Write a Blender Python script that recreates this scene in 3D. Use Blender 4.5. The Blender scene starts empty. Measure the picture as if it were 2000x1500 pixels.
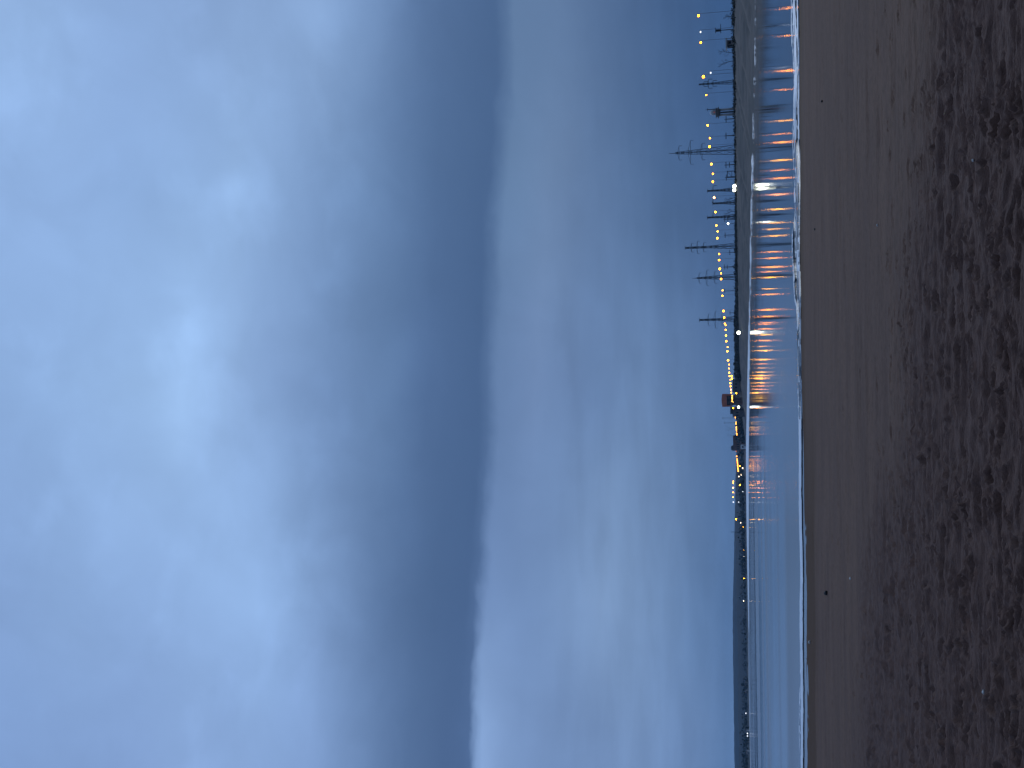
import bpy, math, random
import numpy as np
from mathutils import Vector
random.seed(11)
rng = np.random.default_rng(7)
SC = bpy.context.scene
COL = SC.collection

# ------------------------------------------------------------------ camera (phone held sideways, so up is to the left)
F = 2100.0; PITCH = math.radians(12.11); ROLL = math.radians(0.8); EYE = 1.6; WATER = -0.6
def _axes():
    xw = Vector((1, 0, 0)); yw = Vector((0, -math.sin(PITCH), math.cos(PITCH)))
    xu = math.cos(ROLL)*xw - math.sin(ROLL)*yw
    yu = math.sin(ROLL)*xw + math.cos(ROLL)*yw
    X = -yu; Y = xu
    return X, Y, X.cross(Y)
CX, CY, CZ = _axes()
def ray(px, py):
    px, py = float(px), float(py)
    return (px-1000)/F*CX + (750-py)/F*CY - CZ
def at(px, py, D):
    d = ray(px, py); t = float(D)/d.y
    return Vector((0, 0, EYE)) + d*t
def at_z(px, py, z):
    d = ray(px, py); t = (z-EYE)/d.z
    return Vector((0, 0, EYE)) + d*t
def pix(d):
    d = Vector(d); w = -d.dot(CZ)
    return 1000+F*d.dot(CX)/w, 750-F*d.dot(CY)/w
cam = bpy.data.objects.new('camera', bpy.data.cameras.new('camera'))
COL.objects.link(cam)
from mathutils import Matrix
m = Matrix((CX, CY, CZ)).transposed().to_4x4(); m.translation = (0, 0, EYE)
cam.matrix_world = m
cam.data.lens = 36*F/2000; cam.data.sensor_width = 36; cam.data.clip_end = 20000; cam.data.clip_start = 0.1
SC.camera = cam
SC.view_settings.view_transform = 'Standard'; SC.view_settings.look = 'None'
SC.view_settings.exposure = 0; SC.view_settings.gamma = 1
SC.cycles.use_adaptive_sampling = False
SC.cycles.max_bounces = 6; SC.cycles.volume_bounces = 0
SC.cycles.sample_clamp_indirect = 0; SC.cycles.sample_clamp_direct = 0

def lin(c):
    return tuple(((v/255)/12.92 if v/255 <= .04045 else ((v/255+.055)/1.055)**2.4) for v in c)

# ------------------------------------------------------------------ node helpers
class NT:
    def __init__(s, tree):
        s.t = tree; s.n = tree.nodes; s.l = tree.links
    def new(s, typ, **kw):
        n = s.n.new(typ)
        for k, v in kw.items(): setattr(n, k, v)
        return n
    def put(s, sock, v):
        if isinstance(v, bpy.types.NodeSocket): s.l.new(v, sock)
        elif v is not None: sock.default_value = v
    def math(s, op, a, b=None, c=None, clamp=False):
        n = s.new('ShaderNodeMath', operation=op); n.use_clamp = clamp
        s.put(n.inputs[0], a)
        if b is not None: s.put(n.inputs[1], b)
        if c is not None: s.put(n.inputs[2], c)
        return n.outputs[0]
    def maprange(s, v, a, b, c, d, smooth=True):
        n = s.new('ShaderNodeMapRange'); n.interpolation_type = 'SMOOTHSTEP' if smooth else 'LINEAR'
        s.put(n.inputs[0], v)
        for i, q in enumerate((a, b, c, d)): n.inputs[i+1].default_value = q
        return n.outputs[0]
    def mix(s, f, a, b, blend='MIX'):
        n = s.new('ShaderNodeMix', data_type='RGBA', blend_type=blend)
        s.put(n.inputs[0], f); s.put(n.inputs[6], a); s.put(n.inputs[7], b)
        return n.outputs[2]
    def noise(s, vec, scale, detail=4, rough=.5, dist=0.0):
        n = s.new('ShaderNodeTexNoise'); s.put(n.inputs['Vector'], vec)
        n.inputs['Scale'].default_value = scale; n.inputs['Detail'].default_value = detail
        n.inputs['Roughness'].default_value = rough; n.inputs['Distortion'].default_value = dist
        return n.outputs[0]
    def comb(s, x, y, z):
        n = s.new('ShaderNodeCombineXYZ')
        for i, q in enumerate((x, y, z)): s.put(n.inputs[i], q)
        return n.outputs[0]
    def mapping(s, vec, scale=(1, 1, 1), rot=(0, 0, 0)):
        n = s.new('ShaderNodeMapping'); s.put(n.inputs[0], vec)
        n.inputs['Scale'].default_value = scale; n.inputs['Rotation'].default_value = rot
        return n.outputs[0]
    def ramp(s, fac, stops, interp='LINEAR'):
        n = s.new('ShaderNodeValToRGB'); s.put(n.inputs[0], fac); cr = n.color_ramp; cr.interpolation = interp
        while len(cr.elements) > 1: cr.elements.remove(cr.elements[-1])
        cr.elements[0].position = stops[0][0]; cr.elements[0].color = (*stops[0][1], 1)
        for p, c in stops[1:]:
            e = cr.elements.new(p); e.color = (*c, 1)
        return n.outputs[0]

# ------------------------------------------------------------------ sky (world): overcast dusk with one dark cloud shelf
SKY_V = {   # columns by upright u (0 = left of the upright view); sRGB along v, relative to the shelf edge
    0:    [(0,(128,161,218)),(200,(127,158,214)),(400,(138,171,227)),(600,(130,162,217)),(700,(110,141,192)),(800,(84,113,160)),(870,(76,104,151)),(912,(76,104,151)),(926,(140,172,224)),(1000,(124,155,208)),(1150,(110,139,189)),(1250,(118,148,198)),(1350,(110,141,192)),(1440,(98,131,182))],
    375:  [(0,(134,167,222)),(370,(146,181,235)),(520,(146,182,236)),(650,(117,148,198)),(750,(92,122,170)),(850,(76,105,151)),(926,(73,102,149)),(950,(110,140,192)),(1050,(112,142,192)),(1180,(126,156,202)),(1280,(113,143,189)),(1350,(98,130,178)),(1440,(88,120,169))],
    750:  [(0,(141,176,230)),(380,(154,190,241)),(500,(138,171,224)),(640,(112,143,193)),(750,(97,128,175)),(850,(79,108,155)),(938,(73,102,148)),(972,(101,130,177)),(1050,(112,140,188)),(1130,(104,133,181)),(1250,(106,136,183)),(1350,(96,126,173)),(1440,(86,116,163))],
    1125: [(0,(146,181,236)),(300,(141,176,230)),(450,(146,181,232)),(600,(126,159,210)),(700,(107,139,187)),(850,(82,112,158)),(950,(73,102,147)),(990,(101,131,174)),(1080,(112,140,184)),(1200,(92,121,166)),(1300,(77,107,152)),(1440,(66,93,139))],
    1500: [(0,(149,184,236)),(250,(140,173,227)),(500,(134,165,215)),(620,(134,166,215)),(750,(111,142,191)),(850,(84,113,159)),(962,(75,104,149)),(1006,(98,127,170)),(1100,(95,123,166)),(1200,(81,109,153)),(1300,(68,97,142)),(1440,(55,84,130))],
}
EDGE = {0: 919, 375: 940, 750: 958, 1125: 975, 1500: 990}
def edge_v(u):
    return float(np.interp(u, list(EDGE), list(EDGE.values())))
def sky_pix(u, dv):             # colour at upright u, dv px below the shelf edge
    us = sorted(SKY_V); u = min(max(u, us[0]), us[-1])
    i = min(max(np.searchsorted(us, u)-1, 0), len(us)-2); f = (u-us[i])/(us[i+1]-us[i])
    out = []
    for k in (us[i], us[i+1]):
        tab = SKY_V[k]; vs = [a-EDGE[k] for a, _ in tab]
        out.append([np.interp(dv, vs, [c[q] for _, c in tab]) for q in range(3)])
    return tuple((1-f)*out[0][q]+f*out[1][q] for q in range(3))
AZ = [-24, -18, -12, -6, 0, 6, 12, 18, 24]
def dir_of(az, el):
    a, e = math.radians(az), math.radians(el)
    return (math.sin(a)*math.cos(e), math.cos(a)*math.cos(e), math.sin(e))
def edge_el(az):                # elevation where the shelf edge lies at this azimuth
    lo, hi = 2.0, 30.0
    for _ in range(40):
        mid = (lo+hi)/2; px, py = pix(dir_of(az, mid))
        if px > edge_v(min(max(1500-py, 0), 1500)): lo = mid
        else: hi = mid
    return (lo+hi)/2
wd = bpy.data.worlds.new('World'); SC.world = wd; wd.use_nodes = True
W = NT(wd.node_tree); W.n.clear()
tc = W.new('ShaderNodeTexCoord'); sep = W.new('ShaderNodeSeparateXYZ'); W.l.new(tc.outputs['Generated'], sep.inputs[0])
dx, dy, dz = sep.outputs
el = W.math('MULTIPLY', W.math('ARCSINE', dz), 180/math.pi)
az = W.math('MULTIPLY', W.math('ARCTAN2', dx, dy), 180/math.pi)
v1 = W.comb(W.math('MULTIPLY', az, .09), W.math('MULTIPLY', el, .22), 3.1)
w1 = W.math('SUBTRACT', W.noise(v1, 1.0, 4, .5), .5)
v2 = W.comb(W.math('MULTIPLY', az, .35), W.math('MULTIPLY', el, .6), 7.7)
w2 = W.math('SUBTRACT', W.noise(v2, 1.0, 5, .55, .4), .5)
# shelf edge elevation as a function of azimuth
ee = [(a, edge_el(a)) for a in AZ]
azn = W.math('DIVIDE', W.math('ADD', az, 30), 60, clamp=True)
er = W.ramp(azn, [((a+30)/60, (e/30,)*3) for a, e in ee])
edge = W.math('MULTIPLY', er, 30)
ed = W.math('SUBTRACT', el, edge)
ed = W.math('ADD', ed, W.math('ADD', W.math('MULTIPLY', w2, .9), W.math('MULTIPLY', w1, .9)))
azw = W.math('ADD', az, W.math('MULTIPLY', w1, 8))
LO, HI = -20.0, 34.0
fac = W.math('DIVIDE', W.math('SUBTRACT', ed, LO), HI-LO, clamp=True)
offs = [-20,-14,-12.5,-11,-9.5,-8,-6.5,-5,-3.5,-2.5,-1.5,-.95,-.4,-.1,.25,.7,1.4,2.2,3.2,4.2,5.4,6.8,8.2,9.8,11.5,13.5,16,19,22.5,26,34]
cols = []
for a, e in ee:
    st = []
    for o in offs:
        px, py = pix(dir_of(a, e+o)); u = 1500-py
        c = sky_pix(u, px-edge_v(min(max(u, 0), 1500)))
        c = (c[0]*.985, c[1]*.99, c[2]*.975); g_ = .3*c[0]+.59*c[1]+.11*c[2]
        st.append(((o-LO)/(HI-LO), lin(tuple(q+(g_-q)*.06 for q in c))))
    cols.append(W.ramp(fac, st))
cur = cols[0]
for k in range(1, len(AZ)):
    cur = W.mix(W.maprange(azw, AZ[k-1], AZ[k], 0, 1, False), cur, cols[k])
# wisps: soft brightness variation, stronger near the upper and the low left cloud
v3 = W.comb(W.math('MULTIPLY', az, .16), W.math('MULTIPLY', el, .2), 1.3)
n3 = W.math('SUBTRACT', W.noise(v3, 1.0, 5, .5, .5), .5)
v4 = W.comb(W.math('MULTIPLY', az, .16), W.math('MULTIPLY', el, 1.1), 9.3)
n4 = W.math('SUBTRACT', W.noise(v4, 1.0, 5, .5, .3), .5)
low = W.maprange(ed, -9, -1, 1, 0)
dk = W.maprange(W.math('ABSOLUTE', W.math('SUBTRACT', ed, 1.5)), 0, 4, .25, 1)
gain = W.math('ADD', 1.0, W.math('MULTIPLY', W.math('ADD', W.math('MULTIPLY', n3, .30), W.math('MULTIPLY', W.math('MULTIPLY', n4, low), .3)), dk))
back = W.math('MULTIPLY', W.maprange(dy, -.4, .6, .34, 1), W.maprange(el, 37, 62, 1, 1.75))
n5 = W.maprange(W.noise(W.comb(W.math('MULTIPLY', az, .2), W.math('MULTIPLY', el, .3), 4.4), 1.0, 5, .5, .15), .5, .78, 0, .10)
gain = W.math('ADD', gain, W.math('MULTIPLY', n5, W.maprange(ed, 4, 9, 0, 1)))
for bx, by, se, sa, g_ in ((455, 385, 42, 42, .13), (385, 650, 34, 60, .13), (365, 765, 34, 60, .10), (375, 880, 34, 50, .07), (620, 12, 50, 40, .13), (400, 135, 30, 40, .06), (520, 1150, 36, 70, .09), (605, 1345, 28, 45, .08), (450, 980, 40, 40, .05),
        (1112, 690, 13, 80, -.08), (1125, 830, 10, 60, -.07), (1205, 690, 12, 60, -.05), (1172, 1055, 9, 55, -.10), (720, 620, 50, 90, -.06), (790, 700, 30, 60, .05), (1160, 1200, 60, 140, .07), (1010, 440, 34, 90, .07), (1090, 330, 30, 60, -.05), (930, 1460, 24, 60, .10), (1110, 1300, 14, 100, -.05)):
    d_ = ray(bx, by).normalized(); ea = math.degrees(math.asin(d_.z)); aa = math.degrees(math.atan2(d_.x, d_.y))
    qe = W.math('DIVIDE', W.math('SUBTRACT', W.math('ADD', el, W.math('MULTIPLY', w2, 1.5)), ea), se/36.0)
    qa = W.math('DIVIDE', W.math('SUBTRACT', W.math('ADD', az, W.math('MULTIPLY', w1, 5)), aa), sa/36.0)
    gs = W.math('EXPONENT', W.math('MULTIPLY', W.math('ADD', W.math('MULTIPLY', qe, qe), W.math('MULTIPLY', qa, qa)), -.5))
    gain = W.math('ADD', gain, W.math('MULTIPLY', gs, g_))
gain = W.math('MULTIPLY', gain, back)
cur = W.mix(1.0, cur, W.comb(gain, gain, gain), 'MULTIPLY')
bg = W.new('ShaderNodeBackground'); W.l.new(cur, bg.inputs[0]); bg.inputs[1].default_value = 1.0
wo = W.new('ShaderNodeOutputWorld'); W.l.new(bg.outputs[0], wo.inputs[0])
wd.cycles.sampling_method = 'MANUAL'; wd.cycles.sample_map_resolution = 512

sd = bpy.data.lights.new('sun', 'SUN'); sd.energy = .30; sd.angle = math.radians(25); sd.color = (.85, .92, 1)
so = bpy.data.objects.new('sun', sd); COL.objects.link(so)
so.rotation_euler = Vector((-.35, -1, -.5)).to_track_quat('-Z', 'Y').to_euler()

# ------------------------------------------------------------------ materials
def mat(name):
    m = bpy.data.materials.new(name); m.use_nodes = True
    nt = NT(m.node_tree); b = m.node_tree.nodes['Principled BSDF']
    return m, nt, b
def simple(name, c1, c2=None, rough=.7, scale=1.5, metal=0.0):
    m, nt, b = mat(name)
    co = nt.new('ShaderNodeTexCoord').outputs['Object']
    c2 = c2 or tuple(v*.65 for v in c1)
    nt.l.new(nt.mix(nt.maprange(nt.noise(co, scale, 5, .6), .35, .68, 0, 1), (*c1, 1), (*c2, 1)), b.inputs['Base Color'])
    b.inputs['Roughness'].default_value = rough; b.inputs['Metallic'].default_value = metal
    return m
def glow(name, c, s):
    m, nt, b = mat(name)
    b.inputs['Base Color'].default_value = (*c, 1)
    b.inputs['Emission Color'].default_value = (*c, 1); b.inputs['Emission Strength'].default_value = s
    return m
M = {}
M['steel'] = simple('galvanised_steel', (.11, .12, .13), rough=.6)
M['dark_steel'] = simple('dark_painted_steel', (.05, .055, .06))
M['pole'] = simple('lamp_pole_grey', (.16, .17, .18))
M['wood'] = simple('weathered_wood', (.07, .06, .05), scale=.8)
M['bark'] = simple('bark', (.05, .045, .04))
M['leaf'] = simple('scrub_leaf', (.028, .034, .022), (.012, .015, .011), scale=.35)
M['leaf_far'] = simple('wood_leaf', (.022, .032, .026), (.010, .016, .014), scale=.1)
M['rust'] = simple('rust_red_cladding', (.62, .20, .12), (.50, .155, .095), scale=.9)
M['brown'] = simple('brown_render', (.20, .11, .08), (.13, .08, .065), scale=.4)
M['concrete'] = simple('pale_concrete', (.30, .29, .28), (.2, .2, .2), scale=.5)
M['grey'] = simple('grey_cladding', (.16, .165, .175), (.1, .105, .115), scale=.4)
M['dark'] = simple('dark_cladding', (.05, .055, .065), (.03, .033, .04), scale=.4)
M['glass'] = simple('dark_window', (.02, .022, .025), rough=.15)
M['white'] = simple('white_paint', (.7, .7, .68), (.55, .55, .54), scale=.8)
M['pinkwall'] = simple('pinkish_wall', (.42, .34, .31), (.32, .26, .24))
M['roof'] = simple('dull_roof', (.12, .09, .085))
M['stone'] = simple('dark_stone', (.02, .02, .02), scale=30)
M['shell'] = simple('pale_shell', (.6, .57, .52), (.45, .42, .4), scale=40)
M['orange'] = glow('sodium_lamp', (1, .30, .006), 28)
M['amber'] = glow('amber_lamp', (1, .42, .012), 28)
M['pink'] = glow('pinkish_lamp', (1, .34, .10), 24)
M['red'] = glow('red_lamp', (1, .1, .03), .45)
M['warm'] = glow('warm_white_lamp', (1, .72, .38), 10)
M['string_orange'] = glow('string_lamp_orange', (1, .36, .04), 7)
M['string_amber'] = glow('string_lamp_amber', (1, .52, .07), 7)
M['flood'] = glow('floodlight', (.95, 1, .82), 15)
M['lens'] = glow('lamp_halo_orange', (1, .34, .07), .85)  # orange halo painted round the lamps, no real lens
M['faint'] = glow('faint_white_lamp', (.9, .95, 1), 1.6)

# ------------------------------------------------------------------ mesh helpers
class MB:
    def __init__(s): s.v = []; s.f = []
    def add(s, vs, fs):
        o = len(s.v); s.v += [tuple(p) for p in vs]; s.f += [tuple(i+o for i in q) for q in fs]; return s
    def box(s, c, size, rz=0.0, taper=1.0):
        x, y, z = (q/2 for q in size); vs = []
        cs, sn = math.cos(rz), math.sin(rz)
        for dz, k in ((-z, 1), (z, taper)):
            for px, py in ((-x, -y), (x, -y), (x, y), (-x, y)):
                px *= k; py *= k
                vs.append((c[0]+px*cs-py*sn, c[1]+px*sn+py*cs, c[2]+dz))
        return s.add(vs, [(3, 2, 1, 0), (4, 5, 6, 7), (0, 1, 5, 4), (1, 2, 6, 5), (2, 3, 7, 6), (3, 0, 4, 7)])
    def tube(s, p, q, r0, r1=None, n=6):
        p, q = Vector(p), Vector(q); r1 = r0 if r1 is None else r1
        d = (q-p).normalized(); a = d.cross(Vector((0, 0, 1) if abs(d.z) < .9 else (1, 0, 0))).normalized(); b = d.cross(a)
        vs = []
        for c, r in ((p, r0), (q, r1)):
            for i in range(n):
                t = 2*math.pi*i/n; vs.append(c+a*(r*math.cos(t))+b*(r*math.sin(t)))
        fs = [(i, (i+1) % n, n+(i+1) % n, n+i) for i in range(n)]
        fs += [tuple(range(n-1, -1, -1)), tuple(range(n, 2*n))]
        return s.add(vs, fs)
    def lathe(s, c, prof, n=16):
        vs = []; fs = []
        for r, z in prof:
            for i in range(n):
                t = 2*math.pi*i/n; vs.append((c[0]+r*math.cos(t), c[1]+r*math.sin(t), c[2]+z))
        for k in range(len(prof)-1):
            for i in range(n):
                fs.append((k*n+i, k*n+(i+1) % n, (k+1)*n+(i+1) % n, (k+1)*n+i))
        fs.append(tuple(range(n-1, -1, -1))); fs.append(tuple(range((len(prof)-1)*n, len(prof)*n)))
        return s.add(vs, fs)
    def ball(s, c, r, n=10, sq=1.0):
        prof = [(max(r*math.sin(math.pi*k/6), .004*r), -r*sq*math.cos(math.pi*k/6)) for k in range(7)]
        return s.lathe(c, prof, n)
    def mesh(s, name, m, smooth=False):
        me = bpy.data.meshes.new(name); me.from_pydata(s.v, [], s.f); me.update()
        me.materials.append(m)
        if smooth: me.polygons.foreach_set('use_smooth', [True]*len(me.polygons))
        return me
    def build(s, name, m, parent=None, smooth=False):
        o = bpy.data.objects.new(name, s.mesh(name, m, smooth)); COL.objects.link(o)
        if parent: o.parent = parent
        return o
def tag(o, label=None, cat=None, group=None, kind=None):
    for k, v in (('label', label), ('category', cat), ('group', group), ('kind', kind)):
        if v: o[k] = v
    return o
def empty(name, loc, label, cat, group=None, rz=0.0):
    o = bpy.data.objects.new(name, None); COL.objects.link(o); o.location = loc; o.rotation_euler = (0, 0, rz)
    o.empty_display_size = .3
    return tag(o, label, cat, group)
def grid_mesh(name, P, m, wrap=False, smooth=True):
    R, C, _ = P.shape
    idx = np.arange(R*C).reshape(R, C)
    if wrap: idx = np.concatenate([idx, idx[:, :1]], 1)
    q = np.stack([idx[:-1, :-1], idx[:-1, 1:], idx[1:, 1:], idx[1:, :-1]], -1).reshape(-1, 4)
    return face_mesh(name, P.reshape(-1, 3), q, m, smooth)
def face_mesh(name, V, q, m, smooth=True):
    me = bpy.data.meshes.new(name)
    me.vertices.add(len(V)); me.vertices.foreach_set('co', np.asarray(V, np.float32).ravel())
    k = q.shape[1]
    me.loops.add(q.size); me.loops.foreach_set('vertex_index', q.ravel().astype(np.int32))
    me.polygons.add(len(q)); me.polygons.foreach_set('loop_start', np.arange(0, q.size, k, dtype=np.int32))
    me.polygons.foreach_set('use_smooth', np.full(len(q), smooth))
    me.update(calc_edges=True); me.validate(); me.materials.append(m)
    o = bpy.data.objects.new(name, me); COL.objects.link(o)
    return o
_perm = rng.random((256, 256))
def vnoise(x, y):
    xi = np.floor(x).astype(int); yi = np.floor(y).astype(int); fx = x-xi; fy = y-yi
    fx = fx*fx*fx*(fx*(fx*6-15)+10); fy = fy*fy*fy*(fy*(fy*6-15)+10)
    g = lambda a, b: _perm[a & 255, b & 255]
    return (g(xi, yi)*(1-fx)+g(xi+1, yi)*fx)*(1-fy)+(g(xi, yi+1)*(1-fx)+g(xi+1, yi+1)*fx)*fy
def fbm(x, y, o=4, g=.5):
    s = 0; a = 1; t = 0
    for k in range(o):
        s = s+a*vnoise(x*2**k+17.3*k, y*2**k+5.1*k); t += a; a *= g
    return s/t
def sstep(a, b, x):
    t = np.clip((x-a)/(b-a), 0, 1); return t*t*(3-2*t)

# ------------------------------------------------------------------ sand beach: one sheet, polar round the viewer
def shore_y(x):
    return 42.3-.13*x+1.1*(vnoise(x*.09+3, x*0+2)-.5)+.5*(vnoise(x*.4+9, x*0+5)-.5)
az_d = np.radians(np.linspace(-25, 25, 600))
az_o = np.radians(np.linspace(25, 335, 110)[1:-1])
AZS = np.concatenate([az_d, az_o])
RS = np.concatenate([np.geomspace(.4, 5, 24)[:-1], 1/np.linspace(1/5., 1/53., 540), np.geomspace(53, 3500, 40)[1:]])
A, Rr = np.meshgrid(AZS, RS)
X = np.sin(A)*Rr; Y = np.cos(A)*Rr
dsh = shore_y(X)-Y                                    # metres above the waterline
near = 1-sstep(58, 85, Rr)
Z = WATER+np.where(dsh > 0, .0146*dsh, .05*dsh)
Z = np.clip(Z, -4, .35)
Z -= .035*sstep(10.6, 9.4, dsh+.5*(vnoise(X*.12, Y*.3)-.5))*sstep(-3, 9, -X)*near           # low swash scarp on the left
Z += .045*np.exp(-((dsh-10.3-.5*(vnoise(X*.12, Y*0)-.5))/.22)**2)*sstep(1, 8, -X)*near
rough = sstep(-2.2, 2.6, (13.8-.95*X-Y)+4.5*(fbm(X*.35, Y*.22, 3)-.5))
rough = np.maximum(rough, .0)*near
strk = (fbm(X*.35+9, Y*1.6, 4)-.5)*.026+(fbm(X*1.2, Y*3.0+40, 3)-.5)*.016+(fbm(X*3, Y*6+40, 2)-.5)*.008
Z += strk*near*(1-.5*rough)*sstep(.3, 5, dsh)
big = (fbm(X*.38+5, Y*.7, 2)-.5)*.09
rid = 1-np.abs(2*fbm(X*.55+31, Y*2.9+7, 4)-1); rid2 = 1-np.abs(2*fbm(X*1.5+3, Y*8.0+17+X*.8, 3)-1)
vary = .35+.9*fbm(X*.3+70, Y*.3+20, 2)
Z += rough*(big+vary*((rid**2-.6)*.064+(rid2**2-.6)*.046)+(fbm(X*4, Y*16, 3)-.5)*.045)
Z += .02*(1-rough)*near*sstep(1, 5, dsh)*np.minimum(0, fbm(X*.55+90, Y*2.2+33, 4)-.44)*6
SR = rough.copy()
def stamp(fx, fy, L, Wd, ang, dep):
    r = math.hypot(fx, fy); a = math.atan2(fx, fy); R = L*1.3
    i0, i1 = np.searchsorted(RS, [r-R, r+R]); j0, j1 = np.searchsorted(az_d, [a-R/r, a+R/r])
    if i1 <= i0 or j1 <= j0: return
    xs = X[i0:i1, j0:j1]-fx; ys = Y[i0:i1, j0:j1]-fy
    p = (xs*math.cos(ang)+ys*math.sin(ang))/L*2; q = (-xs*math.sin(ang)+ys*math.cos(ang))/(Wd*(1+.25*np.cos(p*2.5)))*2
    d = np.sqrt(p*p+q*q)
    Z[i0:i1, j0:j1] += -dep*(1-sstep(.55, 1.0, d))+dep*.4*np.exp(-((d-1.15)/.2)**2)
cnt = 0
for _ in range(2300):
    y = 4.5+22*random.random()**1.2; x = (random.random()-.5)*y*.95
    yb = 13.8-.95*x
    if y > yb+random.gauss(0, 1.2): 
        if random.random() > .03 or y > 24: continue
    stamp(x, y, random.uniform(.14, .34), random.uniform(.06, .12), random.gauss(.1, .5)+(0 if random.random() < .8 else 1.5), random.uniform(.015, .045))
for k in range(5):                                     # walking trails across the smooth sand
    x, y = random.uniform(-9, 6), random.uniform(11, 24); a = random.gauss(0, .25)+(math.pi if k % 2 else 0)
    for j in range(26):
        x += .68*math.cos(a); y += .68*math.sin(a)*.5; a += random.gauss(0, .05)
        s = .09*(1 if j % 2 else -1)
        stamp(x-s*math.sin(a), y+s*math.cos(a), .28, .11, a, .028)
wet = sstep(11.5, 8.5, dsh+.8*(vnoise(X*.2, Y*.4)-.5))*sstep(-1, 8, -X+2) + sstep(4, 1.0, dsh+1.5*(vnoise(X*.2, Y*.3)-.5))
wet = np.clip(wet, 0, 1)
m, nt, b = mat('brown_sand')
geo = nt.new('ShaderNodeNewGeometry').outputs['Position']
wat = nt.new('ShaderNodeAttribute', attribute_name='wet').outputs['Fac']
rga = nt.new('ShaderNodeAttribute', attribute_name='loose').outputs['Fac']
n1 = nt.noise(nt.mapping(geo, (.35, 1.2, 1)), 1.0, 5, .6)
n2 = nt.noise(geo, 9, 4, .6); n3 = nt.noise(geo, 60, 3, .7)
dry = nt.mix(nt.maprange(n1, .35, .65, 0, 1), (.185, .098, .062, 1), (.148, .078, .052, 1))
dry = nt.mix(nt.maprange(n2, .4, .72, 0, .5), dry, (.085, .048, .028, 1))
loose = nt.mix(nt.maprange(n2, .35, .7, 0, .7), (.132, .068, .049, 1), (.078, .040, .031, 1))
c = nt.mix(rga, dry, loose)
c = nt.mix(nt.maprange(n3, .62, .8, 0, .5), c, (.055, .034, .02, 1))
c = nt.mix(wat, c, (.118, .062, .034, 1))
nt.l.new(c, b.inputs['Base Color'])
nt.l.new(nt.math('SUBTRACT', .85, nt.math('MULTIPLY', wat, .12)), b.inputs['Roughness'])
nt.l.new(nt.math('SUBTRACT', .18, nt.math('MULTIPLY', wat, .13)), b.inputs['Specular IOR Level'])
bp = nt.new('ShaderNodeBump'); bp.inputs['Strength'].default_value = .9; bp.inputs['Distance'].default_value = .03
nt.l.new(nt.math('ADD', nt.noise(nt.mapping(geo, (6, 16, 10)), 1.0, 5, .65), nt.math('MULTIPLY', n3, .25)), bp.inputs['Height'])
nt.l.new(bp.outputs[0], b.inputs['Normal'])
sand = grid_mesh('sand_beach', np.stack([X, Y, Z], -1), m, wrap=True)
for nm, arr in (('wet', wet), ('loose', SR)):
    at_ = sand.data.attributes.new(nm, 'FLOAT', 'POINT'); at_.data.foreach_set('value', arr.ravel().astype(np.float32))
tag(sand, kind='structure')
def sand_z(x, y):
    i = min(max(np.searchsorted(RS, math.hypot(x, y)), 0), len(RS)-1); j = min(max(np.searchsorted(az_d, math.atan2(x, y)), 0), len(az_d)-1)
    return float(Z[i, j])

# ------------------------------------------------------------------ water
m, nt, b = mat('river_water')
geo = nt.new('ShaderNodeNewGeometry').outputs['Position']
sp = nt.new('ShaderNodeSeparateXYZ'); nt.l.new(geo, sp.inputs[0])
b.inputs['Base Color'].default_value = (.012, .022, .035, 1); b.inputs['IOR'].default_value = 1.33
# wind-ruffled bands lying along the shore
yy = nt.math('ADD', sp.outputs[1], nt.math('MULTIPLY', sp.outputs[0], .05))
bn = nt.noise(nt.comb(nt.math('MULTIPLY', sp.outputs[0], .004), nt.math('MULTIPLY', yy, .032), 0), 1.0, 2, .5)
bn = nt.maprange(bn, .42, .62, 0, 1)
left = nt.maprange(nt.math('DIVIDE', sp.outputs[0], nt.math('MAXIMUM', sp.outputs[1], 1)), -.15, -.05, 1, 0)
nt.l.new(nt.math('ADD', .049, nt.math('MULTIPLY', nt.math('MULTIPLY', bn, nt.math('ADD', left, .12)), .14)), b.inputs['Roughness'])
bp = nt.new('ShaderNodeBump'); bp.inputs['Distance'].default_value = .05
nt.l.new(nt.maprange(sp.outputs[1], 45, 140, .10, 0), bp.inputs['Strength'])
nt.l.new(nt.noise(nt.mapping(geo, (.35, 1.3, 1)), 1.0, 3, .5), bp.inputs['Height'])
nt.l.new(bp.outputs[0], b.inputs['Normal'])
wt = MB().add([(-3500, 36, WATER), (3500, 36, WATER), (3500, 3400, WATER), (-3500, 3400, WATER)], [(0, 1, 2, 3)]).build('water', m)
tag(wt, kind='structure')

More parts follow.
